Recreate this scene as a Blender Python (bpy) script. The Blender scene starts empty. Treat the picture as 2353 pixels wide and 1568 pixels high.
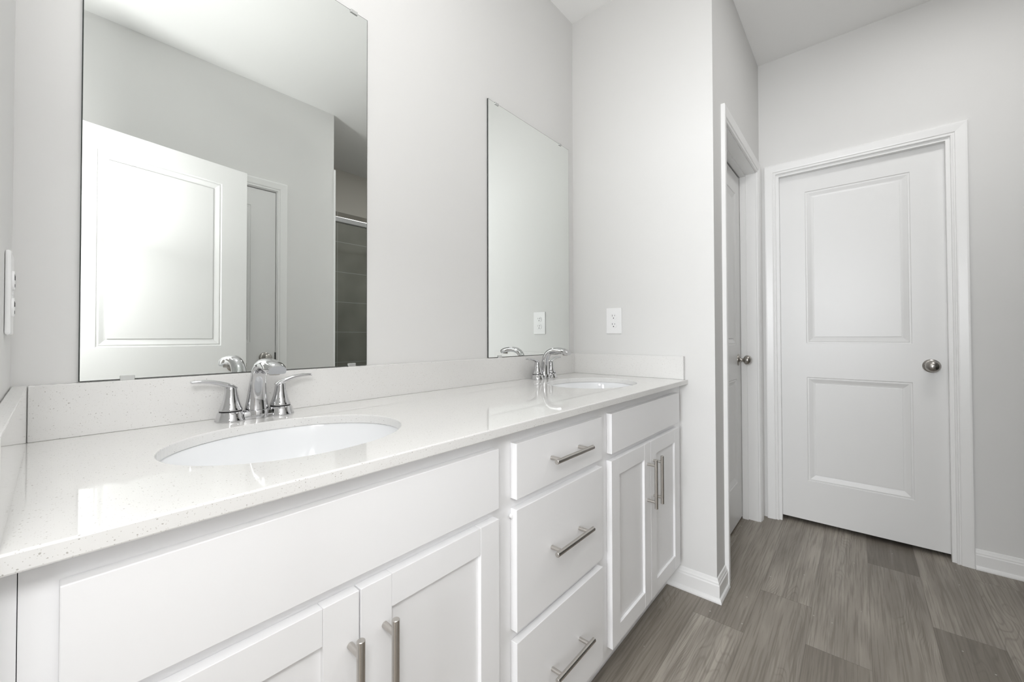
import bpy, bmesh, math, random
from mathutils import Vector, Matrix
random.seed(3)
SC = bpy.context.scene
COL = SC.collection
PI = math.pi

# ------------------------------------------------------------------ camera
CAM = (0.0408, -1.1328, 1.0877)
YAW, PITCH, ROLL = -49.257, 0.7549, -0.1402
F_PX, SHIFT_PX = 921.747, -21.38
cd_ = bpy.data.cameras.new('camera'); cam = bpy.data.objects.new('camera', cd_); COL.objects.link(cam)
cd_.sensor_fit = 'HORIZONTAL'; cd_.sensor_width = 36.0
cd_.lens = 36.0 * F_PX / 2353.0
cd_.shift_y = SHIFT_PX / 2353.0
cd_.clip_start = 0.01
ya, pi_, ro = (math.radians(v) for v in (YAW, PITCH, ROLL))
fw = Vector((-math.sin(ya)*math.cos(pi_), math.cos(ya)*math.cos(pi_), math.sin(pi_)))
rt = Vector((math.cos(ya), math.sin(ya), 0)); up = rt.cross(fw)
r2 = rt*math.cos(ro) + up*math.sin(ro); u2 = -rt*math.sin(ro) + up*math.cos(ro)
M = Matrix((r2, u2, -fw)).transposed().to_4x4(); M.translation = Vector(CAM)
cam.matrix_world = M
SC.camera = cam

# ------------------------------------------------------------------ light
w = bpy.data.worlds.new('world'); SC.world = w; w.use_nodes = True
w.node_tree.nodes['Background'].inputs[0].default_value = (0.93, 0.96, 1.0, 1)
w.node_tree.nodes['Background'].inputs[1].default_value = 1.5
def area(name, loc, target, sx, sy, power, color=(1, 1, 1), shape='RECTANGLE'):
    l = bpy.data.lights.new(name, 'AREA'); l.shape = shape; l.size = sx; l.size_y = sy
    l.energy = power; l.color = color
    o = bpy.data.objects.new(name, l); COL.objects.link(o); o.location = loc
    o.rotation_euler = (Vector(target)-Vector(loc)).to_track_quat('-Z', 'Y').to_euler()
    return o
# camera flash in the open doorway, part of it thrown up at the ceiling
pl = bpy.data.lights.new('camera_flash', 'POINT'); pl.energy = 12.5; pl.shadow_soft_size = 0.10; pl.color = (1.0, 1.0, 1.0)
po = bpy.data.objects.new('camera_flash', pl); COL.objects.link(po); po.location = (-0.05, -1.13, 1.38)
area('flash_bounce', (-0.03, -1.2, 1.56), (0.12, -1.15, 2.7), 0.16, 0.16, 11.5, (1, 1, 1), 'DISK')
# flush ceiling lamp over the vanity aisle; unseen fill added in the passage by the far door
area('aisle_ceiling_lamp', (0.50, -0.62, 2.735), (0.50, -0.62, 0), 0.36, 0.36, 3.6, (1, .99, .98), 'DISK')
area('passage_fill_light', (2.10, -1.58, 2.735), (2.10, -1.58, 0), 0.30, 0.30, 6.2, (1, .99, .98), 'DISK')
# daylight of the bedroom window
area('bedroom_window_light', (-3.05, -1.2, 1.5), (0, -1.1, 1.2), 1.3, 1.4, 106, (.95, .97, 1))
SC.view_settings.view_transform = 'Standard'; SC.view_settings.look = 'None'
SC.view_settings.gamma = 1.0; SC.view_settings.use_curve_mapping = False
SC.view_settings.exposure = 0.10
SC.cycles.use_denoising = True
SC.cycles.max_bounces = 14; SC.cycles.diffuse_bounces = 8; SC.cycles.glossy_bounces = 8
SC.cycles.transparent_max_bounces = 12
SC.cycles.sample_clamp_indirect = 6.0

# ------------------------------------------------------------------ dimensions
W, D, X2, H, YO = 1.8518, 0.6838, 2.891, 2.752, -1.83
ZC = 0.902; CT = 0.020; BS = 0.1005; CDEP = 0.5758
YF = -0.540; YD = -0.559

# ------------------------------------------------------------------ materials
def mat(name, col, rough=0.5, metal=0.0, spec=0.5, coat=0.0):
    m = bpy.data.materials.new(name); m.use_nodes = True
    b = m.node_tree.nodes['Principled BSDF']
    b.inputs['Base Color'].default_value = (*col, 1); b.inputs['Roughness'].default_value = rough
    b.inputs['Metallic'].default_value = metal; b.inputs['Specular IOR Level'].default_value = spec
    b.inputs['Coat Weight'].default_value = coat
    return m
class NT:
    def __init__(s, m): s.t = m.node_tree; s.b = s.t.nodes['Principled BSDF']
    def n(s, typ, **kw):
        x = s.t.nodes.new(typ)
        for k, v in kw.items(): setattr(x, k, v)
        return x
    def l(s, a, b): s.t.links.new(a, b)
    def math(s, op, a, b=None, c=None):
        x = s.n('ShaderNodeMath', operation=op)
        for i, v in enumerate((a, b, c)):
            if v is None: continue
            if isinstance(v, (int, float)): x.inputs[i].default_value = v
            else: s.l(v, x.inputs[i])
        return x.outputs[0]
    def mix(s, f, a, b, mode='MIX'):
        x = s.n('ShaderNodeMix', data_type='RGBA', blend_type=mode)
        for i, v in ((0, f), (6, a), (7, b)):
            if isinstance(v, (int, float)): x.inputs[i].default_value = v
            elif isinstance(v, tuple): x.inputs[i].default_value = (*v, 1) if len(v) == 3 else v
            else: s.l(v, x.inputs[i])
        return x.outputs[2]
    def ramp(s, f, stops, interp='LINEAR'):
        x = s.n('ShaderNodeValToRGB'); r = x.color_ramp; r.interpolation = interp
        while len(r.elements) < len(stops): r.elements.new(0.5)
        for e, (p, c) in zip(r.elements, stops):
            e.position = p; e.color = (c, c, c, 1) if isinstance(c, (int, float)) else (*c, 1)
        s.l(f, x.inputs[0]); return x.outputs[0]

M_WALL = mat('greige wall paint', (0.735, 0.733, 0.725), 0.75, spec=0.25)
t = NT(M_WALL); nz = t.n('ShaderNodeTexNoise'); nz.inputs['Scale'].default_value = 260; nz.inputs['Detail'].default_value = 2
geo = t.n('ShaderNodeNewGeometry'); t.l(geo.outputs['Position'], nz.inputs['Vector'])
bp_ = t.n('ShaderNodeBump'); bp_.inputs['Strength'].default_value = 0.03; bp_.inputs['Distance'].default_value = 0.001
t.l(nz.outputs[0], bp_.inputs['Height']); t.l(bp_.outputs[0], t.b.inputs['Normal'])
M_BEDROOM = mat('darkened bedroom paint', (0.30, 0.285, 0.265), 0.75, spec=0.2)  # unseen walls darkened so the chrome has less brightness to reflect
M_CEIL = mat('flat white ceiling paint', (0.89, 0.89, 0.885), 0.9, spec=0.1)
M_TRIM = mat('semi gloss white trim paint', (0.84, 0.84, 0.835), 0.32)
M_DOOR = mat('satin white door paint', (0.775, 0.775, 0.77), 0.36)
M_CAB = mat('white cabinet lacquer', (0.90, 0.90, 0.91), 0.36)
M_PORC = mat('white glazed porcelain', (0.86, 0.87, 0.885), 0.06, coat=0.3)
M_CHROME = mat('polished chrome', (0.62, 0.62, 0.63), 0.03, 1.0)
M_NICKEL = mat('satin nickel', (0.44, 0.418, 0.392), 0.28, 1.0)
M_PULL = mat('brushed nickel pull', (0.56, 0.535, 0.505), 0.27, 1.0)
M_CLIP = mat('clear plastic clip', (0.62, 0.63, 0.62), 0.15, 0.5)
M_MIRROR = mat('silvered mirror glass', (0.88, 0.905, 0.885), 0.0, 1.0)
M_MEDGE = mat('dark mirror edge', (0.045, 0.05, 0.048), 0.15)
M_PLATE = mat('white plastic plate', (0.88, 0.88, 0.885), 0.25)
M_SLOT = mat('dark slot', (0.02, 0.02, 0.02), 0.6)
M_RUBBER = mat('black gasket', (0.012, 0.012, 0.012), 0.5)
M_BEIGE = mat('shower wall paint', (0.60, 0.575, 0.53), 0.7, spec=0.2)
M_ALU = mat('brushed aluminium', (0.58, 0.58, 0.585), 0.3, 1.0)
M_CARPET = mat('brown carpet', (0.16, 0.135, 0.11), 1.0, spec=0.0)
t = NT(M_CARPET); nz = t.n('ShaderNodeTexNoise'); nz.inputs['Scale'].default_value = 300; nz.inputs['Detail'].default_value = 3
tc = t.n('ShaderNodeTexCoord'); t.l(tc.outputs['Object'], nz.inputs['Vector'])
t.l(t.ramp(nz.outputs[0], [(0.35, (0.05, 0.045, 0.038)), (0.65, (0.36, 0.31, 0.26))]), t.b.inputs['Base Color'])

# quartz: warm white with grey and tan flecks
M_QUARTZ = mat('speckled white quartz', (0.80, 0.79, 0.77), 0.05)
t = NT(M_QUARTZ); geo = t.n('ShaderNodeNewGeometry')
base = (0.765, 0.76, 0.748)
col = None
for sc_, thr, keep, tint in ((250, 0.21, 0.80, (0.40, 0.38, 0.35)), (500, 0.24, 0.68, (0.52, 0.50, 0.47)), (140, 0.13, 0.88, (0.34, 0.32, 0.29))):
    dn = t.n('ShaderNodeTexNoise'); dn.inputs['Scale'].default_value = sc_*1.3
    t.l(geo.outputs['Position'], dn.inputs['Vector'])
    dm = t.n('ShaderNodeMix', data_type='VECTOR'); dm.inputs[0].default_value = 0.006*100/sc_
    t.l(geo.outputs['Position'], dm.inputs[4]); t.l(dn.outputs['Color'], dm.inputs[5])
    v = t.n('ShaderNodeTexVoronoi'); v.inputs['Scale'].default_value = sc_; t.l(dm.outputs[1], v.inputs['Vector'])
    sep = t.n('ShaderNodeSeparateColor'); t.l(v.outputs['Color'], sep.inputs[0])
    a = t.math('LESS_THAN', v.outputs['Distance'], thr)
    k = t.math('GREATER_THAN', sep.outputs[0], keep)
    f = t.math('MULTIPLY', t.math('MULTIPLY', a, k), t.math('MULTIPLY_ADD', sep.outputs[1], 0.6, 0.35))
    col = t.mix(f, base if col is None else col, tint)
t.l(col, t.b.inputs['Base Color'])

# grey-brown vinyl planks running along x
M_FLOOR = mat('grey brown vinyl plank', (0.2, 0.18, 0.16), 0.42, spec=0.35)
t = NT(M_FLOOR); geo = t.n('ShaderNodeNewGeometry'); sep = t.n('ShaderNodeSeparateXYZ'); t.l(geo.outputs['Position'], sep.inputs[0])
PW, PL = 0.1765, 1.22
vy = t.math('DIVIDE', t.math('ADD', sep.outputs[1], 1.335), PW)
row = t.math('FLOOR', vy); fy = t.math('FRACT', vy)
# end joint of each row of planks: rows -1..4 as laid, the others staggered
stops = []
joints = {-3: 0.35, -2: 2.75, -1: 2.211, 0: 2.62, 1: 1.80, 2: 2.052, 3: 1.72, 4: 2.35}
rf = t.math('DIVIDE', t.math('ADD', row, 3.5), 8.0)
off = t.ramp(rf, [(i/8.0, (joints[i-3] % PL)/PL) for i in range(8)], 'CONSTANT')
vx = t.math('SUBTRACT', t.math('DIVIDE', sep.outputs[0], PL), off)
pid = t.math('FLOOR', vx); fx = t.math('FRACT', vx)
cmb = t.n('ShaderNodeCombineXYZ'); t.l(pid, cmb.inputs[0]); t.l(row, cmb.inputs[1])
wn = t.n('ShaderNodeTexWhiteNoise', noise_dimensions='3D'); t.l(cmb.outputs[0], wn.inputs[0])
rnd = wn.outputs[0]
# grain coordinates: long along x, shifted per plank
gc = t.n('ShaderNodeCombineXYZ')
t.l(t.math('MULTIPLY', sep.outputs[0], 1.3), gc.inputs[0])
t.l(t.math('MULTIPLY', sep.outputs[1], 24.0), gc.inputs[1])
t.l(t.math('MULTIPLY', rnd, 37.0), gc.inputs[2])
g1 = t.n('ShaderNodeTexNoise'); g1.inputs['Scale'].default_value = 1.0; g1.inputs['Detail'].default_value = 6; g1.inputs['Roughness'].default_value = .62; g1.inputs['Distortion'].default_value = .5
t.l(gc.outputs[0], g1.inputs['Vector'])
gc2 = t.n('ShaderNodeCombineXYZ')
t.l(t.math('MULTIPLY', sep.outputs[0], 5.0), gc2.inputs[0]); t.l(t.math('MULTIPLY', sep.outputs[1], 170.0), gc2.inputs[1]); t.l(t.math('MULTIPLY', rnd, 91.0), gc2.inputs[2])
g2 = t.n('ShaderNodeTexNoise'); g2.inputs['Scale'].default_value = 1.0; g2.inputs['Detail'].default_value = 3; t.l(gc2.outputs[0], g2.inputs['Vector'])
gc3 = t.n('ShaderNodeCombineXYZ')
t.l(t.math('MULTIPLY', sep.outputs[0], 1.6), gc3.inputs[0]); t.l(t.math('MULTIPLY', sep.outputs[1], 7.0), gc3.inputs[1]); t.l(t.math('MULTIPLY', rnd, 53.0), gc3.inputs[2])
lowf = t.n('ShaderNodeTexNoise'); lowf.inputs['Scale'].default_value = 1.0; lowf.inputs['Detail'].default_value = 2; t.l(gc3.outputs[0], lowf.inputs['Vector'])
# arched growth rings: parabolas about the middle of each board
yl = t.math('SUBTRACT', t.math('SUBTRACT', fy, 0.5), t.math('MULTIPLY', t.math('SUBTRACT', rnd, 0.5), 0.5))
ph = t.math('ADD', t.math('MULTIPLY', t.math('MULTIPLY', yl, yl), 9.0), t.math('MULTIPLY', sep.outputs[0], 1.7))
ph = t.math('ADD', ph, t.math('MULTIPLY', lowf.outputs[0], 5.5))
ring = t.math('PINGPONG', t.math('MULTIPLY', ph, 4.2), 0.5)
msk = t.n('ShaderNodeTexNoise'); msk.inputs['Scale'].default_value = 0.8; msk.inputs['Detail'].default_value = 1
t.l(gc3.outputs[0], msk.inputs['Vector'])
# tone of every board: rows as laid, nearer and farther than the end joint
jr = t.ramp(rf, [(i/8.0, joints[i-3]/4.0) for i in range(8)], 'CONSTANT')
farther = t.math('GREATER_THAN', sep.outputs[0], t.math('MULTIPLY', jr, 4.0))
near_t = {-3: .55, -2: .5, -1: .18, 0: .55, 1: .30, 2: .62, 3: .78, 4: .40}
far_t = {-3: .5, -2: .5, -1: .60, 0: .05, 1: .62, 2: .66, 3: .55, 4: .45}
tn = t.ramp(rf, [(i/8.0, near_t[i-3]) for i in range(8)], 'CONSTANT'); tf = t.ramp(rf, [(i/8.0, far_t[i-3]) for i in range(8)], 'CONSTANT')
tone = t.math('ADD', t.math('MULTIPLY', tn, t.math('SUBTRACT', 1.0, farther)), t.math('MULTIPLY', tf, farther))
c = t.ramp(tone, [(0.0, (0.160, 0.141, 0.118)), (0.35, (0.290, 0.260, 0.222)), (0.65, (0.410, 0.373, 0.324)), (1.0, (0.490, 0.450, 0.395))])
c = t.mix(t.ramp(lowf.outputs[0], [(0.38, 0.60), (0.58, 0.0)]), c, (0.205, 0.181, 0.155))
c = t.mix(t.ramp(g1.outputs[0], [(0.32, 0.38), (0.62, 0.0)]), c, (0.155, 0.136, 0.116))
c = t.mix(t.ramp(g1.outputs[0], [(0.55, 0.0), (0.75, 0.18)]), c, (0.60, 0.56, 0.505))
c = t.mix(t.ramp(g2.outputs[0], [(0.38, 0.42), (0.52, 0.0)]), c, (0.13, 0.113, 0.092))
rl = t.math('MULTIPLY', t.ramp(ring, [(0.0, 0.38), (0.20, 0.0)]), t.ramp(msk.outputs[0], [(0.50, 0.0), (0.62, 1.0)]))
c = t.mix(rl, c, (0.13, 0.112, 0.09))
# pale crumbs left on the boards
vo = t.n('ShaderNodeTexVoronoi'); vo.inputs['Scale'].default_value = 26; t.l(geo.outputs['Position'], vo.inputs['Vector'])
vs = t.n('ShaderNodeSeparateColor'); t.l(vo.outputs['Color'], vs.inputs[0])
cr_ = t.math('MULTIPLY', t.math('LESS_THAN', vo.outputs['Distance'], 0.075), t.math('GREATER_THAN', vs.outputs[0], 0.86))
c = t.mix(t.math('MULTIPLY', cr_, 0.7), c, (0.62, 0.59, 0.55))
sy = t.math('LESS_THAN', t.math('ABSOLUTE', t.math('SUBTRACT', fy, 0.5)), 0.4935)
sx = t.math('LESS_THAN', t.math('ABSOLUTE', t.math('SUBTRACT', fx, 0.5)), 0.4990)
seam = t.math('SUBTRACT', 1.0, t.math('MULTIPLY', sy, sx))
c = t.mix(t.math('MULTIPLY', seam, 0.35), c, (0.08, 0.07, 0.058))
t.l(c, t.b.inputs['Base Color'])
t.l(t.ramp(g1.outputs[0], [(0.3, 0.5), (0.7, 0.36)]), t.b.inputs['Roughness'])
bpn = t.n('ShaderNodeBump'); bpn.inputs['Strength'].default_value = 0.12; bpn.inputs['Distance'].default_value = 0.001
t.l(g2.outputs[0], bpn.inputs['Height']); t.l(bpn.outputs[0], t.b.inputs['Normal'])

# grey stone tile with pale grout (x across, z up)
M_TILE = mat('dark grey shower tile', (0.12, 0.118, 0.11), 0.35)
t = NT(M_TILE); geo = t.n('ShaderNodeNewGeometry'); sep = t.n('ShaderNodeSeparateXYZ'); t.l(geo.outputs['Position'], sep.inputs[0])
hz = t.math('ADD', sep.outputs[0], sep.outputs[1])
fz = t.math('FRACT', t.math('DIVIDE', t.math('SUBTRACT', sep.outputs[2], 0.2475), 0.2975))
fx = t.math('FRACT', t.math('DIVIDE', t.math('SUBTRACT', hz, 1.905-2.75), 0.6))
gz = t.math('GREATER_THAN', t.math('ABSOLUTE', t.math('SUBTRACT', fz, 0.5)), 0.494)
gx = t.math('GREATER_THAN', t.math('ABSOLUTE', t.math('SUBTRACT', fx, 0.5)), 0.497)
gr = t.math('MAXIMUM', gz, gx)
nz = t.n('ShaderNodeTexNoise'); nz.inputs['Scale'].default_value = 4; nz.inputs['Detail'].default_value = 6; t.l(geo.outputs['Position'], nz.inputs['Vector'])
c = t.ramp(nz.outputs[0], [(0.3, (0.225, 0.208, 0.178)), (0.7, (0.33, 0.308, 0.268))])
t.l(t.mix(gr, c, (0.62, 0.61, 0.58)), t.b.inputs['Base Color'])

def clear_glass(name, tint):
    m = bpy.data.materials.new(name); m.use_nodes = True; nt = m.node_tree; nt.nodes.clear()
    o = nt.nodes.new('ShaderNodeOutputMaterial'); tr = nt.nodes.new('ShaderNodeBsdfTransparent'); gl = nt.nodes.new('ShaderNodeBsdfGlossy')
    tr.inputs[0].default_value = (*tint, 1); gl.inputs['Roughness'].default_value = 0.0
    fr = nt.nodes.new('ShaderNodeFresnel'); fr.inputs[0].default_value = 1.45
    mx = nt.nodes.new('ShaderNodeMixShader')
    nt.links.new(fr.outputs[0], mx.inputs[0]); nt.links.new(tr.outputs[0], mx.inputs[1]); nt.links.new(gl.outputs[0], mx.inputs[2]); nt.links.new(mx.outputs[0], o.inputs[0])
    return m
M_GLASS = clear_glass('clear shower glass', (0.93, 0.95, 0.94))

# ------------------------------------------------------------------ helpers
def box(bm, x0, x1, y0, y1, z0, z1):
    v = [bm.verts.new(p) for p in ((x0,y0,z0),(x1,y0,z0),(x1,y1,z0),(x0,y1,z0),(x0,y0,z1),(x1,y0,z1),(x1,y1,z1),(x0,y1,z1))]
    for f in ((0,3,2,1),(4,5,6,7),(0,1,5,4),(1,2,6,5),(2,3,7,6),(3,0,4,7)):
        bm.faces.new([v[i] for i in f])
def boxes(*bb):
    bm = bmesh.new()
    for b in bb: box(bm, *b)
    return bm
def link(name, bm, m, parent=None, bevel=0, smooth=False, seg=2, autosm=None):
    me = bpy.data.meshes.new(name); bmesh.ops.recalc_face_normals(bm, faces=bm.faces)
    bm.to_mesh(me); bm.free()
    for mm in (m if isinstance(m, (list, tuple)) else [m]): me.materials.append(mm)
    o = bpy.data.objects.new(name, me); COL.objects.link(o)
    if parent: o.parent = parent
    if smooth:
        for p in me.polygons: p.use_smooth = True
        if autosm:
            me.set_sharp_from_angle(angle=math.radians(autosm))
    if bevel:
        b = o.modifiers.new('bevel', 'BEVEL'); b.width = bevel; b.segments = seg; b.limit_method = 'ANGLE'; b.angle_limit = math.radians(35)
    return o
def tag(o, label, cat, group=None):
    o['label'] = label; o['category'] = cat
    if group: o['group'] = group
    return o
def struct(o, label=None, cat=None):
    o['kind'] = 'structure'
    if label: o['label'] = label
    if cat: o['category'] = cat
    return o
def thing(name, loc, label, cat, group=None, rz=0):
    o = bpy.data.objects.new(name, None); o.empty_display_size = 0.05; COL.objects.link(o)
    o.location = loc; o.rotation_euler = (0, 0, rz)
    return tag(o, label, cat, group)
def copy_thing(src, loc, label, rz=None):
    r = src.copy(); COL.objects.link(r); r.location = loc; r['label'] = label
    if rz is not None: r.rotation_euler = (0, 0, rz)
    for ch in list(src.children):
        c_ = ch.copy(); COL.objects.link(c_); c_.parent = r
        for g in list(ch.children):
            d_ = g.copy(); COL.objects.link(d_); d_.parent = c_
    return r
def loft(bm, rings, cap0=True, cap1=True, closed=True):
    R = [[bm.verts.new(p) for p in r] for r in rings]
    n = len(R[0])
    for a, b in zip(R, R[1:]):
        for i in range(n if closed else n-1):
            j = (i+1) % n
            bm.faces.new((a[i], a[j], b[j], b[i]))
    if cap0: bm.faces.new(R[0][::-1])
    if cap1: bm.faces.new(R[-1])
    return R
def lathe(bm, prof, origin=(0,0,0), axis='z', n=40, sign=1):
    """prof: (radius, height along the axis)"""
    rings = []
    ox, oy, oz = origin
    for r, h in prof:
        ring = []
        for i in range(n):
            a = 2*PI*i/n; c, s = r*math.cos(a), r*math.sin(a); hh = h*sign
            ring.append((ox+c, oy+s, oz+hh) if axis == 'z' else (ox+c, oy+hh, oz+s) if axis == 'y' else (ox+hh, oy+c, oz+s))
        rings.append(ring)
    loft(bm, rings)
def cyl(bm, p, q, r, n=24, bev=0.0008):
    p, q = Vector(p), Vector(q); d = (q-p).normalized(); L = (q-p).length
    a = d.orthogonal().normalized(); b = d.cross(a)
    rings = []
    for rr, h in ((r-bev, 0), (r, bev), (r, L-bev), (r-bev, L)):
        rings.append([p + d*h + a*(rr*math.cos(2*PI*i/n)) + b*(rr*math.sin(2*PI*i/n)) for i in range(n)])
    loft(bm, rings)
def offset_path(path, d):
    """offset a 2-D polyline to its right by d, mitred"""
    out = []
    n = len(path)
    for i in range(n):
        def nrm(a, b):
            t_ = Vector((b[0]-a[0], b[1]-a[1])).normalized(); return Vector((t_.y, -t_.x))
        ns = []
        if i > 0: ns.append(nrm(path[i-1], path[i]))
        if i < n-1: ns.append(nrm(path[i], path[i+1]))
        m_ = sum(ns, Vector((0, 0))); m_ /= m_.dot(ns[0]) if len(ns) > 1 else 1
        out.append((path[i][0]+m_.x*d, path[i][1]+m_.y*d))
    return out
BASE_PROF = [(0, 0), (0.021, 0), (0.021, 0.006), (0.018, 0.014), (0.0125, 0.018), (0.0125, 0.066), (0.0095, 0.070), (0.0095, 0.076), (0.0065, 0.081), (0.004, 0.090), (0.0, 0.092)]
def baseboard(name, path, label):
    bm = bmesh.new()
    cols = [offset_path(path, d) for d, z in BASE_PROF]
    rings = [[(cols[k][i][0], cols[k][i][1], BASE_PROF[k][1]) for k in range(len(BASE_PROF))] for i in range(len(path))]
    loft(bm, rings)
    return struct(link(name, bm, M_TRIM), label, 'baseboard')

# ------------------------------------------------------------------ setting: floor, ceiling, walls
XL, XR, YB = -3.2, 3.9, -3.0
floor = struct(link('floor', boxes((XL, XR, YB, 0.0, -0.1, 0.0)), M_FLOOR), 'grey-brown wood plank floor', 'floor')
struct(link('ceiling', boxes((XL, XR, YB, 0.0, H, H+0.1)), M_CEIL), 'flat white ceiling', 'ceiling')
T = 0.12
struct(link('wall_back', boxes((XL, XR, 0.0, T, -0.1, H+0.1)), M_WALL), 'pale grey wall behind the two mirrors', 'wall')
LO0, LO1 = -0.655, -1.392        # entry doorway in the left wall
struct(link('wall_left', boxes((-T, 0, LO0, 0, 0, H), (-T, 0, YO-T, LO1, 0, H), (-T, 0, LO1, LO0, 2.05, H)), M_WALL), 'pale grey wall at the left end of the vanity', 'wall')
struct(link('wall_right', boxes((W, W+0.11, -D, 0, 0, H)), M_WALL), 'pale grey wall with the outlet at the right end of the vanity', 'wall')
C0, C1 = 2.045, 2.775            # closet doorway
struct(link('wall_closet', boxes((W+0.11, C0-0.012, -D, -D+T, 0, H), (C1+0.012, X2, -D, -D+T, 0, H), (C0-0.012, C1+0.012, -D, -D+T, 2.062, H)), M_WALL), 'grey wall holding the narrow door', 'wall')
F0, F1 = -0.7745, -1.4765        # far doorway (in y)
struct(link('wall_far', boxes((X2, X2+T, F0+0.012, 0, 0, H), (X2, X2+T, -2.76, F1-0.012, 0, H), (X2, X2+T, F1-0.012, F0+0.012, 2.062, H)), M_WALL), 'grey wall around the far door', 'wall')
O0, O1 = 0.335, 1.044            # doorway in the wall facing the vanity
XO = 1.432
struct(link('wall_front', boxes((0, O0-0.012, YO-T, YO, 0, H), (O1+0.012, XO, YO-T, YO, 0, H), (O0-0.012, O1+0.012, YO-T, YO, 2.078, H)), M_WALL), 'wall facing the vanity, seen in the big mirror', 'wall')
# shower alcove
ZT = 2.33
struct(link('wall_shower_back', boxes((XO, X2, -2.87, -2.76, 0, H)), M_BEIGE), 'beige shower wall above the dark tiles', 'wall')
struct(link('wall_shower_side', boxes((XO-0.1, XO, -2.87, YO-T, 0, H)), M_BEIGE), 'side wall of the shower', 'wall')
struct(link('trim_5', boxes((XO, X2, -2.76, -2.75, 0, ZT), (XO, XO+0.01, -2.75, YO-0.005, 0, ZT), (X2-0.01, X2, -2.75, -1.99, 0, ZT)), M_TILE), 'dark grey tile cladding of the shower', 'tiles')
struct(link('trim_6', boxes((XO-0.001, XO+0.012, YO-0.004, YO+0.004, 0, ZT+0.01)), M_TRIM), 'white edge strip where the shower tiles begin', 'trim')
struct(link('trim_7', boxes((XO+0.012, X2-0.012, -1.99, -1.87, 0, 0.11)), M_TRIM, bevel=0.006), 'white shower curb', 'trim')
# rest of the house shell around the room
struct(link('wall_south', boxes((XL, XR, YB-T, YB, 0, H)), M_BEDROOM))
struct(link('wall_east', boxes((XR, XR+T, YB, 0, 0, H)), M_BEDROOM))
WY0, WY1, WZ0, WZ1 = -1.9, -0.5, 0.7, 2.1
struct(link('wall_west', boxes((XL-T, XL, YB, WY0, 0, H), (XL-T, XL, WY1, 0, 0, H), (XL-T, XL, WY0, WY1, 0, WZ0), (XL-T, XL, WY0, WY1, WZ1, H)), M_BEDROOM))
win = struct(link('window_1', boxes((XL-0.09, XL-0.04, WY0, WY0+0.06, WZ0, WZ1), (XL-0.09, XL-0.04, WY1-0.06, WY1, WZ0, WZ1), (XL-0.09, XL-0.04, WY0+0.06, WY1-0.06, WZ0, WZ0+0.06),
            (XL-0.09, XL-0.04, WY0+0.06, WY1-0.06, WZ1-0.06, WZ1), (XL-0.085, XL-0.045, WY0+0.06, WY1-0.06, 1.375, 1.425)), M_TRIM))
link('window_pane', boxes((XL-0.068, XL-0.062, WY0+0.06, WY1-0.06, WZ0+0.06, WZ1-0.06)), M_GLASS, win)
struct(link('floor_closet', boxes((W+0.11, X2, -0.598, 0, 0.0, 0.009)), M_CARPET), 'strip of brown carpet under the narrow door', 'carpet')

# ------------------------------------------------------------------ doors, casings, baseboards
PANEL_PROF = [(0.0, 0.0), (0.003, 0.0038), (0.0085, 0.0038), (0.0105, 0.0022), (0.013, 0.0030), (0.028, 0.0085), (0.036, 0.0105), (0.038, 0.0105), (0.0388, 0.0065)]
def door_mesh(w_, h, t_, stile, zs):
    """front at y=0 facing -y, panels pressed into it; zs = (lower z0, z1, upper z0, z1)"""
    bm = bmesh.new()
    V = {}
    def v(x, y, z):
        k = (round(x, 5), round(y, 5), round(z, 5))
        if k not in V: V[k] = bm.verts.new((x, y, z))
        return V[k]
    def q(x0, x1, z0, z1): bm.faces.new((v(x0,0,z0), v(x1,0,z0), v(x1,0,z1), v(x0,0,z1)))
    xs = [0, stile, w_-stile, w_]; zz = [0, *zs, h]
    for j in range(5):
        for i in range(3):
            if i == 1 and j in (1, 3): continue
            q(xs[i], xs[i+1], zz[j], zz[j+1])
    for z0, z1 in ((zs[0], zs[1]), (zs[2], zs[3])):
        prev = None
        for d, dep in PANEL_PROF:
            c4 = [v(xs[1]+d, dep, z0+d), v(xs[2]-d, dep, z0+d), v(xs[2]-d, dep, z1-d), v(xs[1]+d, dep, z1-d)]
            if prev:
                for i in range(4):
                    j = (i+1) % 4; bm.faces.new((prev[i], prev[j], c4[j], c4[i]))
            prev = c4
        bm.faces.new(prev)
    # back and edges
    b = [v(0,t_,0), v(w_,t_,0), v(w_,t_,h), v(0,t_,h)]; bm.faces.new(b[::-1])
    left = [v(0,0,z) for z in zz]; right = [v(w_,0,z) for z in zz]
    bm.faces.new(left + [b[3], b[0]]); bm.faces.new(right[::-1] + [b[1], b[2]])
    bot = [v(x,0,0) for x in xs]; top = [v(x,0,h) for x in xs]
    bm.faces.new(bot[::-1] + [b[0], b[1]]); bm.faces.new(top + [b[2], b[3]])
    return bm
def knob(parent, x, z, privacy=False, side=-1):
    k = bmesh.new()
    prof = [(0.0335, 0), (0.0335, 0.0025), (0.031, 0.006), (0.024, 0.009), (0.012, 0.0105), (0.0100, 0.014), (0.0092, 0.022), (0.0105, 0.0265)]
    for i in range(0, 19):
        a = -PI*0.36 + (PI*0.36 + PI/2)*i/18
        prof.append((max(0.0280*math.cos(a), 0.0004), 0.0470 + 0.0225*math.sin(a)))
    lathe(k, prof, (x, 0, z), 'y', 40, side)
    o = link('knob', k, M_NICKEL, parent, smooth=True, autosm=38)
    o['label'] = 'satin nickel knob'
    if privacy:
        p = bmesh.new(); cyl(p, (x, -0.0702, z), (x, -0.0690, z), 0.0022, 12, 0.0002); cyl(p, (x-0.024, -0.0098, z), (x-0.024, -0.0080, z), 0.0026, 12, 0.0002)
        link('pin_hole', p, M_SLOT, o)
    return o
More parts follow.
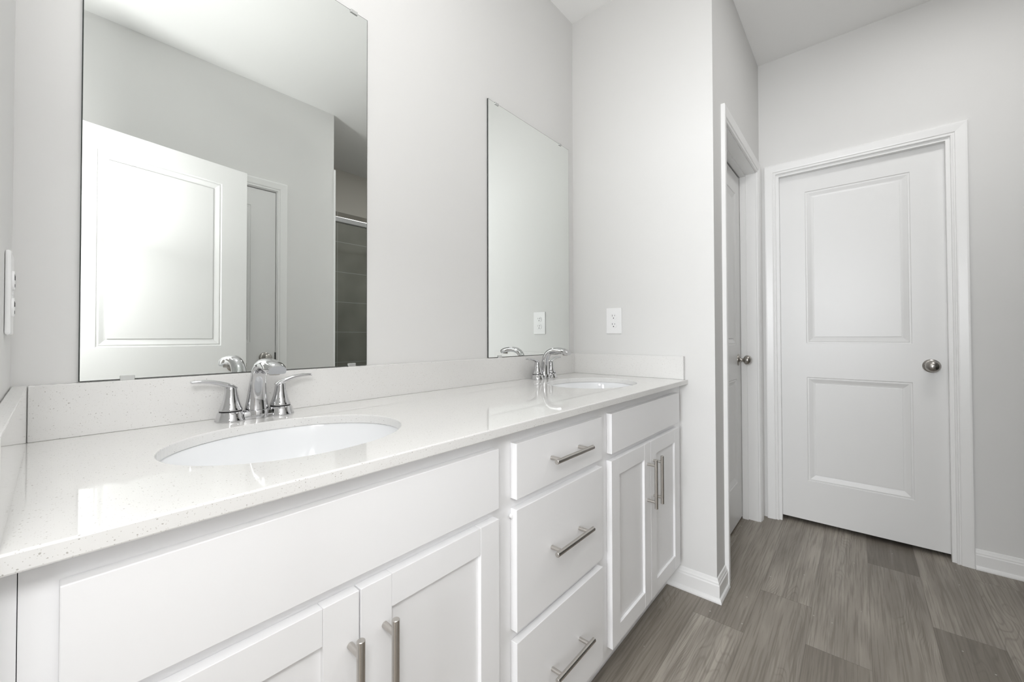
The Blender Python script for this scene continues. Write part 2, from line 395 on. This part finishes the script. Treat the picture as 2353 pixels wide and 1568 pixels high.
CAS = [(0, 0), (0, 0.0085), (0.003, 0.0105), (0.0075, 0.0105), (0.0095, 0.008), (0.0125, 0.008), (0.0155, 0.0125), (0.020, 0.0135), (0.048, 0.0170), (0.054, 0.0170), (0.057, 0.0150), (0.057, 0)]
def casing(name, loc, rz, w_, h, jamb, slab_at, label, flush=False):
    """frame around an opening x 0..w_, z 0..h; wall plane at y=0, room on -y; slab face at y=slab_at"""
    bm = bmesh.new()
    rev = 0.005
    rows = [[(-rev-u, -g, 0) for u, g in CAS], [(-rev-u, -g, h+rev+u) for u, g in CAS], [(w_+rev+u, -g, h+rev+u) for u, g in CAS], [(w_+rev+u, -g, 0) for u, g in CAS]]
    loft(bm, rows)
    jt = 0.012
    box(bm, -jt, 0, 0.0003, jamb, 0, h+jt); box(bm, w_, w_+jt, 0.0003, jamb, 0, h+jt); box(bm, 0, w_, 0.0003, jamb, h, h+jt)
    if not flush:
        s0, s1, st = slab_at-0.032, slab_at-0.002, 0.010
        box(bm, 0, st, s0, s1, 0, h); box(bm, w_-st, w_, s0, s1, 0, h); box(bm, st, w_-st, s0, s1, h-st, h)
    o = struct(link(name, bm, M_TRIM), label, 'door frame')
    o.location = loc; o.rotation_euler = (0, 0, rz)
    return o
ZS = (0.228, 0.827, 1.023, 1.907)
HD = 2.021
# 1: door in the far wall, faces -x
wF = F0-F1
d1 = struct(link('door_1', door_mesh(wF-0.006, HD, 0.035, 0.1295, ZS), M_DOOR), 'white two-panel door in the far wall, closed, with a round privacy knob on its right', 'door')
d1.location = (X2+0.034, F0-0.003, 0.024); d1.rotation_euler = (0, 0, -PI/2)
knob(d1, F0-0.003+1.411, 0.928-0.014, True)
casing('trim_1', (X2, F0, 0), -PI/2, wF, 2.050, T, 0.034, 'white casing around the far door')
# 2: door in the closet wall, faces -y
wC = C1-C0
d2 = struct(link('door_2', door_mesh(wC-0.006, HD, 0.035, 0.115, ZS), M_DOOR), 'white two-panel door seen edge-on past the corner, with a ball knob', 'door')
d2.location = (C0+0.003, -0.600, 0.016)
knob(d2, wC-0.006-0.070, 0.950-0.016)
casing('trim_2', (C0, -D, 0), 0, wC, 2.056, T, -0.600+D, 'white casing around the narrow door past the corner')
# 3: entry door, swung open behind the camera and seen in the mirror
dv = Vector((0.984, -0.179)).normalized(); th = math.atan2(0.179, -0.984)
wE = 0.745
d3 = struct(link('door_3', door_mesh(wE, HD, 0.035, 0.127, (0.228, 0.835, 1.031, 1.919)), M_DOOR), 'open white panel door filling the left of the big mirror', 'door')
d3.location = (0.7892, -1.5377, 0.014); d3.rotation_euler = (0, 0, th)
knob(d3, 0.066, 0.931-0.014)
lt = link('latch_plate', boxes((-0.001, 0.0005, 0.006, 0.030, 0.888, 0.946), (-0.009, 0, 0.011, 0.024, 0.907, 0.927)), M_NICKEL, d3)
# 4: door in the wall facing the vanity
wO = O1-O0
d4 = struct(link('door_4', door_mesh(wO-0.008, HD+0.023, 0.035, 0.145, (0.228, 0.847, 1.043, 1.932)), M_DOOR), 'closed white door with ball knob, seen in the big mirror behind the open door', 'door')
d4.location = (O1-0.004, YO-0.004, 0.014); d4.rotation_euler = (0, 0, PI)
knob(d4, 0.062, 0.957-0.014)
link('strike', boxes((-0.0040, 0.003, -0.006, 0.002, 0.912, 0.975)), M_RUBBER, d4)  # dark latch strike at the door edge beside the knob
casing('trim_3', (O1, YO, 0), PI, wO, 2.064, T, 0.0, 'white casing around the door in the mirror', flush=True)
# entry door frame
bmj = bmesh.new()
struct(link('trim_4', boxes((-T, 0, LO0-0.012, LO0, 0, 2.05), (-T, 0, LO1, LO1+0.012, 0, 2.05), (-T, 0, LO1+0.012, LO0-0.012, 2.038, 2.05)), M_TRIM))
bmj.free()
baseboard('baseboard_right', [(W, -0.4715), (W, -D), (C0-0.0625, -D)], 'white baseboard wrapping the wall corner beside the vanity')
baseboard('baseboard_far', [(X2, F1-0.0625), (X2, -1.869)], 'white baseboard right of the far door')
baseboard('baseboard_front', [(XO-0.002, YO), (O1+0.0625, YO)], 'white baseboard on the wall facing the vanity')

# ------------------------------------------------------------------ vanity cabinet
van = thing('vanity_cabinet', (0, 0, 0), 'long white shaker vanity cabinet with bar pulls under the quartz top', 'cabinet')
ZB = ZC-CT                                    # 0.882
bm = bmesh.new()
e = 0.0015
L0, L1, D0, D1, R0, R1 = 0.051, 0.6645, 0.7215, 1.1135, 1.1745, 1.787
zt, zm0, zm1, zb = 0.8525, 0.7270, 0.7060, 0.1345
# face frame
for x0, x1 in ((0.0255, 0.071), (0.645, 0.742), (1.094, 1.195), (1.765, W-e)):
    box(bm, x0, x1, YF, YF+0.019, 0.10, ZB-0.0005)
for x0, x1 in ((0.071, 0.645), (0.742, 1.094), (1.195, 1.765)):
    for z0, z1 in ((0.10, 0.155), (0.690, 0.742), (0.835, ZB-0.0005)):
        box(bm, x0, x1, YF, YF+0.019, z0, z1)
box(bm, 0.742, 1.094, YF, YF+0.019, 0.405, 0.445)
for x0, x1 in ((0.0255, 0.0415), (0.686, 0.702), (1.136, 1.152), (W-0.0175, W-e)):      # gables and partitions
    box(bm, x0, x1, YF+0.019, -0.002, 0.10, ZB-0.0005)
box(bm, 0.0415, W-0.0175, YF+0.019, -0.002, 0.115, 0.131)
box(bm, 0.0255, W-e, -0.485, -0.470, 0.0, 0.115)
link('body', bm, M_CAB, van)
link('filler_strip', boxes((0.0015, 0.0248, YF+0.002, YF+0.03, 0.0, ZB-0.0005)), M_CAB, van)
def slab(name, x0, x1, z0, z1):
    return link(name, boxes((x0, x1, YD, YF-0.0004, z0, z1)), M_CAB, van, bevel=0.0012)
def shaker(x0, x1, z0, z1):
    s, rl = 0.054, 0.0535
    bm = bmesh.new(); yb = YF-0.0004
    box(bm, x0, x0+s, YD, yb, z0, z1); box(bm, x1-s, x1, YD, yb, z0, z1)
    g = 0.0004
    box(bm, x0+s+g, x1-s-g, YD+0.0003, yb, z0, z0+rl); box(bm, x0+s+g, x1-s-g, YD+0.0003, yb, z1-rl, z1)
    box(bm, x0+s-0.004, x1-s+0.004, YD+0.0080, yb-0.002, z0+rl-0.004, z1-rl+0.004)
    return link('door', bm, M_CAB, van, bevel=0.0008)
def pull(parent, x, z, vertical):
    bm = bmesh.new(); yb = YD-0.0315; L = 0.0865; P = 0.064; r = 0.0060
    if vertical:
        cyl(bm, (x, yb, z-L), (x, yb, z+L), r)
        for s in (-P, P): cyl(bm, (x, YD+0.0002, z+s), (x, yb, z+s), 0.0050)
    else:
        cyl(bm, (x-L, yb, z), (x+L, yb, z), r)
        for s in (-P, P): cyl(bm, (x+s, YD+0.0002, z), (x+s, yb, z), 0.0050)
    h = link('handle', bm, M_PULL, parent, smooth=True, autosm=40)
    h['label'] = 'satin nickel bar pull'
slab('false_front', L0, L1, zm0, zt)
slab('false_front', R0, R1, zm0, zt-0.002)
mL, mR = 0.3535, 1.4765
ZH = 0.5680
for x0, x1, hx in ((L0, mL-0.0012, mL-0.0155-0.0), (mL+0.0012, L1, mL+0.0415), (R0-0.002, mR-0.0012, mR-0.030), (mR+0.0012, R1-0.004, mR+0.0275)):
    d = shaker(x0, x1, zb, zm1)
    pull(d, hx, ZH, True)
cxd = (D0+D1)/2
for z0, z1 in ((zm0, zt-0.0015), (0.436, zm1-0.001), (0.1385, 0.4125)):
    d = slab('drawer', D0, D1, z0, z1)
    pull(d, cxd, (z0+z1)/2+0.002, False)
    if z0 > 0.3 and z0 < 0.5:                    # a felt bumper sticks out at this drawer's corner
        bm = bmesh.new(); cyl(bm, (D0-0.002, YF-0.0016, z1-0.016), (D0-0.002, YF-0.0086, z1-0.016), 0.0050, 16)
        link('bumper', bm, M_PLATE, d, smooth=True, autosm=40)

# ------------------------------------------------------------------ countertop with two oval cut-outs
SINKS = [(0.357, -0.3115), (1.4915, -0.3115)]
SA, SB = 0.2045, 0.168
ctop = thing('countertop', (0, 0, ZC), 'long speckled white quartz vanity top with backsplash and two oval cut-outs', 'countertop')
bm = bmesh.new()
def loop(pts):
    vs = [bm.verts.new(p) for p in pts]
    return [bm.edges.new((vs[i], vs[(i+1) % len(vs)])) for i in range(len(vs))]
eds = loop([(e, -CDEP, 0), (W-e, -CDEP, 0), (W-e, -e, 0), (e, -e, 0)])
NS = 96
for cx, cy in SINKS:
    eds += loop([(cx+SA*math.cos(2*PI*i/NS), cy+SB*math.sin(2*PI*i/NS), 0) for i in range(NS)])
bmesh.ops.triangle_fill(bm, edges=eds, use_beauty=True)
# remove faces inside the ovals
for f in list(bm.faces):
    c_ = f.calc_center_median()
    if any(((c_.x-cx)/SA)**2+((c_.y-cy)/SB)**2 < 0.97 and all(abs(((vv.co.x-cx)/SA)**2+((vv.co.y-cy)/SB)**2-1) < 1e-3 for vv in f.verts) for cx, cy in SINKS):
        bm.faces.remove(f)
r = bmesh.ops.extrude_face_region(bm, geom=list(bm.faces))
bmesh.ops.translate(bm, vec=(0, 0, -CT), verts=[v for v in r['geom'] if isinstance(v, bmesh.types.BMVert)])
link('slab', bm, M_QUARTZ, ctop, bevel=0.0022)
B = 0.020
link('backsplash', boxes((0.0200, W-e-B-0.0004, -B, -e, 0.0002, BS)), M_QUARTZ, ctop, bevel=0.0012)
bm = bmesh.new()
loft(bm, [[(e, -CDEP+0.0025, z), (0.0158, -CDEP+0.0025, z), (0.0197, -e, z), (e, -e, z)] for z in (0.0002, BS)])
link('side_splash', bm, M_QUARTZ, ctop, bevel=0.0012)
link('side_splash', boxes((W-e-B, W-e, -CDEP+0.012, -e, 0.0002, BS)), M_QUARTZ, ctop, bevel=0.0012)

# ------------------------------------------------------------------ sinks
def make_sink(cx, cy, label):
    s = thing('sink', (cx, cy, ZB), label, 'sink', 'undermount sinks of the vanity')
    bm = bmesh.new()
    n = 72
    prof = [(1.09, 1.11, -0.0005), (1.015, 1.018, -0.0005), (1.008, 1.010, -0.004), (1.0, 1.0, -0.02), (0.975, 0.97, -0.055), (0.91, 0.90, -0.09), (0.78, 0.76, -0.12), (0.55, 0.53, -0.138), (0.28, 0.28, -0.146), (0.105, 0.128, -0.149)]
    rings = [[(SA*a*math.cos(2*PI*i/n), SB*b*math.sin(2*PI*i/n), z) for i in range(n)] for a, b, z in prof]
    outer = [[(SA*a*math.cos(2*PI*i/n), SB*b*math.sin(2*PI*i/n), z) for i in range(n)] for a, b, z in ((0.105, 0.128, -0.160), (0.30, 0.30, -0.158), (0.62, 0.60, -0.150), (0.86, 0.85, -0.130), (1.0, 1.0, -0.09), (1.05, 1.06, -0.02), (1.09, 1.11, -0.012))]
    loft(bm, rings+outer+[rings[0]], False, False)
    bmesh.ops.remove_doubles(bm, verts=bm.verts, dist=1e-6)
    link('basin', bm, M_PORC, s, smooth=True, autosm=50)
    dr = bmesh.new(); lathe(dr, [(0.0215, -0.1475), (0.0225, -0.1465), (0.017, -0.1455), (0.0165, -0.149), (0.001, -0.149)], n=32)
    link('drain', dr, M_CHROME, s, smooth=True, autosm=40)
    return s
make_sink(*SINKS[0], 'oval white undermount sink at the near left end of the counter, under the big mirror')
make_sink(*SINKS[1], 'oval white undermount sink at the far right end of the counter by the wall corner')

# ------------------------------------------------------------------ faucets
def ring_yz(c, tang, wx, wt, n=36, sq=2.2, sqb=2.2):
    """super-ellipse section: wx along x, wt across in the y-z plane"""
    t_ = Vector((0, tang[0], tang[1])).normalized(); nrm = Vector((0, -t_.z, t_.y))
    out = []
    for i in range(n):
        a = 2*PI*i/n; ca, sa = math.cos(a), math.sin(a)
        q_ = sqb if sa > 0 else sq
        x = wx*math.copysign(abs(ca)**(2/q_), ca); u = wt*math.copysign(abs(sa)**(2/q_), sa)
        out.append(Vector((x, c[0], c[1])) + nrm*u)
    return out
def make_faucet(loc, label):
    f = thing('faucet', loc, label, 'faucet', 'chrome faucets behind the sinks')
    # base: bridge with a round lobe in the middle
    bm = bmesh.new()
    n = 64
    def outline(k, z):
        pts = []
        for i in range(n):
            a = 2*PI*i/n
            x = 0.052*k*math.cos(a); y = (0.0215*k)*math.sin(a)
            pts.append((x, math.copysign(abs(y)**0.8*0.0215**0.2, y), z))
        return pts
    loft(bm, [outline(1.0, 0.0003), outline(1.0, 0.012), outline(0.95, 0.0165)])
    lathe(bm, [(0.0262, 0.0003), (0.0262, 0.016), (0.0255, 0.0188), (0.0240, 0.0195)], (0, -0.001, 0), 'z', 48)
    link('base', bm, M_CHROME, f, smooth=True, autosm=35)
    # spout
    path = [(-0.001, 0.0195), (-0.001, 0.030), (-0.002, 0.046), (-0.004, 0.064), (-0.0075, 0.082), (-0.013, 0.0975), (-0.022, 0.111), (-0.035, 0.1206), (-0.052, 0.1258), (-0.071, 0.1272), (-0.090, 0.1260), (-0.108, 0.1228), (-0.122, 0.1188), (-0.1305, 0.1160)]
    wx = [0.0240, 0.0222, 0.0200, 0.0182, 0.0168, 0.0160, 0.0155, 0.0155, 0.0162, 0.0172, 0.0184, 0.0192, 0.0188, 0.0172]
    wt = [0.0215, 0.0200, 0.0182, 0.0166, 0.0152, 0.0142, 0.0136, 0.0130, 0.0126, 0.0124, 0.0124, 0.0122, 0.0114, 0.0092]
    # resample with Catmull-Rom for a smooth run
    def cr(a, b, c2, d, u): return 0.5*((2*b)+(-a+c2)*u+(2*a-5*b+4*c2-d)*u*u+(-a+3*b-3*c2+d)*u**3)
    P = [(p[0], p[1], a, b) for p, a, b in zip(path, wx, wt)]; Q = []
    for i in range(len(P)-1):
        p0, p1, p2, p3 = P[max(i-1, 0)], P[i], P[i+1], P[min(i+2, len(P)-1)]
        for s in range(4): Q.append(tuple(cr(p0[k], p1[k], p2[k], p3[k], s/4) for k in range(4)))
    Q.append(P[-1])
    rings = []
    for i, (y, z, a, b) in enumerate(Q):
        y0, z0 = Q[max(i-1, 0)][:2]; y1, z1 = Q[min(i+1, len(Q)-1)][:2]
        k = min(1.0, max(0.0, (i/(len(Q)-1)-0.55)/0.25))      # the underside of the head is flat
        rings.append(ring_yz((y, z), (y1-y0, z1-z0), a, b, sqb=2.2+3.6*k))
    bm = bmesh.new(); loft(bm, rings)
    sp = link('spout', bm, M_CHROME, f, smooth=True, autosm=50)
    bm = bmesh.new(); lathe(bm, [(0.0095, 0.0), (0.0105, 0.0008), (0.0105, 0.006), (0.0115, 0.012)], (0, -0.1120, 0.1050), 'z', 32)
    link('aerator', bm, M_NICKEL, sp, smooth=True, autosm=40)
    # handles
    for s in (-1, 1):
        hx = 0.0510*s
        bm = bmesh.new()
        lathe(bm, [(0.0295, 0.0003), (0.0298, 0.002), (0.0288, 0.005), (0.0250, 0.0185), (0.0236, 0.0205)], (hx, 0, 0), 'z', 48)
        hd = link('handle_base', bm, M_CHROME, f, smooth=True, autosm=45)
        bm = bmesh.new(); lathe(bm, [(0.0216, 0.0204), (0.0216, 0.0235)], (hx, 0, 0), 'z', 48)
        link('gasket', bm, M_RUBBER, hd, smooth=True, autosm=40)
        bm = bmesh.new()
        lathe(bm, [(0.0225, 0.0234), (0.0228, 0.0245), (0.0205, 0.030), (0.0172, 0.039), (0.0146, 0.049), (0.0126, 0.059), (0.0116, 0.068), (0.0112, 0.0735), (0.0095, 0.0765)], (hx, 0, 0), 'z', 40)
        pts = [(-0.010, 0.0715, 0.0085, 0.0034), (-0.002, 0.0755, 0.0102, 0.0054), (0.010, 0.0806, 0.0098, 0.0056), (0.024, 0.0858, 0.0090, 0.0049), (0.038, 0.0893, 0.0086, 0.0043), (0.052, 0.0909, 0.0088, 0.0038), (0.064, 0.0911, 0.0092, 0.0034), (0.0715, 0.0907, 0.0084, 0.0028)]
        rings = []
        for i, (u, z, b, th_) in enumerate(pts):
            u0, z0 = pts[max(i-1, 0)][:2]; u1, z1 = pts[min(i+1, len(pts)-1)][:2]
            tl = Vector((u1-u0, z1-z0)).normalized(); nn = Vector((-tl.y, tl.x))
            ring = []
            for k in range(20):
                a = 2*PI*k/20; ca, sa = math.cos(a), math.sin(a)
                yy = b*math.copysign(abs(ca)**0.75, ca); q_ = th_*math.copysign(abs(sa)**0.75, sa)
                ring.append((hx+s*(u+nn.x*q_), yy, z+nn.y*q_))
            rings.append(ring)
        loft(bm, rings)
        link('handle', bm, M_CHROME, hd, smooth=True, autosm=50)
    return f
fau = make_faucet((0.363, -0.066, ZC), 'polished chrome two-handle faucet behind the near left sink, under the big mirror')
copy_thing(fau, (1.500, -0.066, ZC), 'polished chrome two-handle faucet at the far right end of the counter, by the wall corner')

# ------------------------------------------------------------------ mirrors
def make_mirror(x0, x1, z0, z1, clips_b, clips_t, label):
    m = thing('mirror', ((x0+x1)/2, 0, z0), label, 'mirror', 'frameless mirrors over the vanity')
    hw, h = (x1-x0)/2, z1-z0
    bm = bmesh.new(); r_ = 0.0018
    def ring(i, y): return [(-hw+i, y, i*0.4), (hw-i, y, i*0.4), (hw-i, y, h-i), (-hw+i, y, h-i)]
    loft(bm, [ring(0, -0.0008), ring(0, -0.0052), ring(r_, -0.0060)])
    o = link('glass', bm, [M_MEDGE, M_MIRROR], m)
    for p in o.data.polygons:
        p.material_index = 1 if p.normal.y < -0.99 else 0
    for xs, zz, up_ in ((clips_b, 0, 1), (clips_t, h, -1)):
        for x in xs:
            cx = x-(x0+x1)/2
            a, b = sorted((zz-0.0022*up_, zz+0.0075*up_)); c0, c1 = sorted((zz-0.0022*up_, zz-0.0004*up_))
            bm = boxes((cx-0.011, cx+0.011, -0.0092, -0.0063, a, b), (cx-0.011, cx+0.011, -0.0063, -0.0006, c0, c1))
            link('clip', bm, M_CLIP, m, bevel=0.0014)
    return m
ZM0, ZM1 = 1.0043, 2.0587
make_mirror(0.0812, 0.6751, ZM0, ZM1, (0.149, 0.627), (0.130, 0.6305), 'big frameless wall mirror at left, reflecting an open white panel door')
make_mirror(1.2022, 1.8018, ZM0, ZM1, (1.270, 1.709), (1.254, 1.7205), 'frameless wall mirror at right near the wall corner, reflecting a wall outlet')

# ------------------------------------------------------------------ outlets
def make_outlet(loc, rz, label):
    o = thing('wall_outlet', loc, label, 'outlet', 'duplex outlets beside the vanity', rz)
    # local: plate in x-z, faces -y
    bm = boxes((-0.0405, 0.0405, -0.0062, -0.0004, -0.0625, 0.0625))
    link('plate', bm, M_PLATE, o, bevel=0.0026, seg=3)
    for dz in (-0.0205, 0.0205):
        bm = bmesh.new()
        pts = []
        for i in range(48):
            a = 2*PI*i/48; pts.append((0.0168*math.cos(a), max(-0.0142, min(0.0142, 0.0170*math.sin(a)))))
        loft(bm, [[(x, -0.0058, dz+z) for x, z in pts], [(x, -0.0080, dz+z) for x, z in pts], [(x*0.96, -0.0085, dz+z*0.96) for x, z in pts]])
        rc = link('receptacle', bm, M_PLATE, o)
        bm = boxes((-0.0074, -0.0054, -0.0089, -0.0080, dz+0.0005, dz+0.0090), (0.0054, 0.0072, -0.0089, -0.0080, dz+0.0012, dz+0.0080))
        cyl(bm, (0, -0.0080, dz-0.0075), (0, -0.0089, dz-0.0075), 0.0026, 16, 0.0002)
        link('slots', bm, M_SLOT, rc)
    bm = bmesh.new(); cyl(bm, (0, -0.0055, 0), (0, -0.0070, 0), 0.0028, 16, 0.0003); link('screw', bm, M_PLATE, o)
    return o
ol = make_outlet((W, -0.2325, 1.1655), -PI/2, 'white duplex outlet plate on the wall right of the vanity')
copy_thing(ol, (0, -0.150, 1.1555), 'white outlet plate seen edge-on at the left edge of the picture', PI/2)

# ------------------------------------------------------------------ shower door
sd = thing('shower_door', ((XO+X2)/2, -1.925, 0.11), 'framed glass shower door with a pale metal header, seen only in the big mirror', 'shower door')
hw = (X2-XO)/2-0.013
link('header', boxes((-hw, hw, -0.020, 0.020, 1.872, 1.912)), M_ALU, sd, bevel=0.004)
link('bottom_track', boxes((-hw, hw, -0.020, 0.020, 0.0005, 0.03)), M_ALU, sd, bevel=0.003)
for x0, x1 in ((-hw, -hw+0.02), (hw-0.02, hw)):
    link('side_jamb', boxes((x0, x1, -0.014, 0.014, 0.03, 1.872)), M_ALU, sd, bevel=0.002)
link('glass_panel', boxes((-hw+0.02, 0.02, 0.004, 0.010, 0.03, 1.872)), M_GLASS, sd)
link('glass_panel', boxes((-0.02, hw-0.02, -0.010, -0.004, 0.03, 1.872)), M_GLASS, sd)
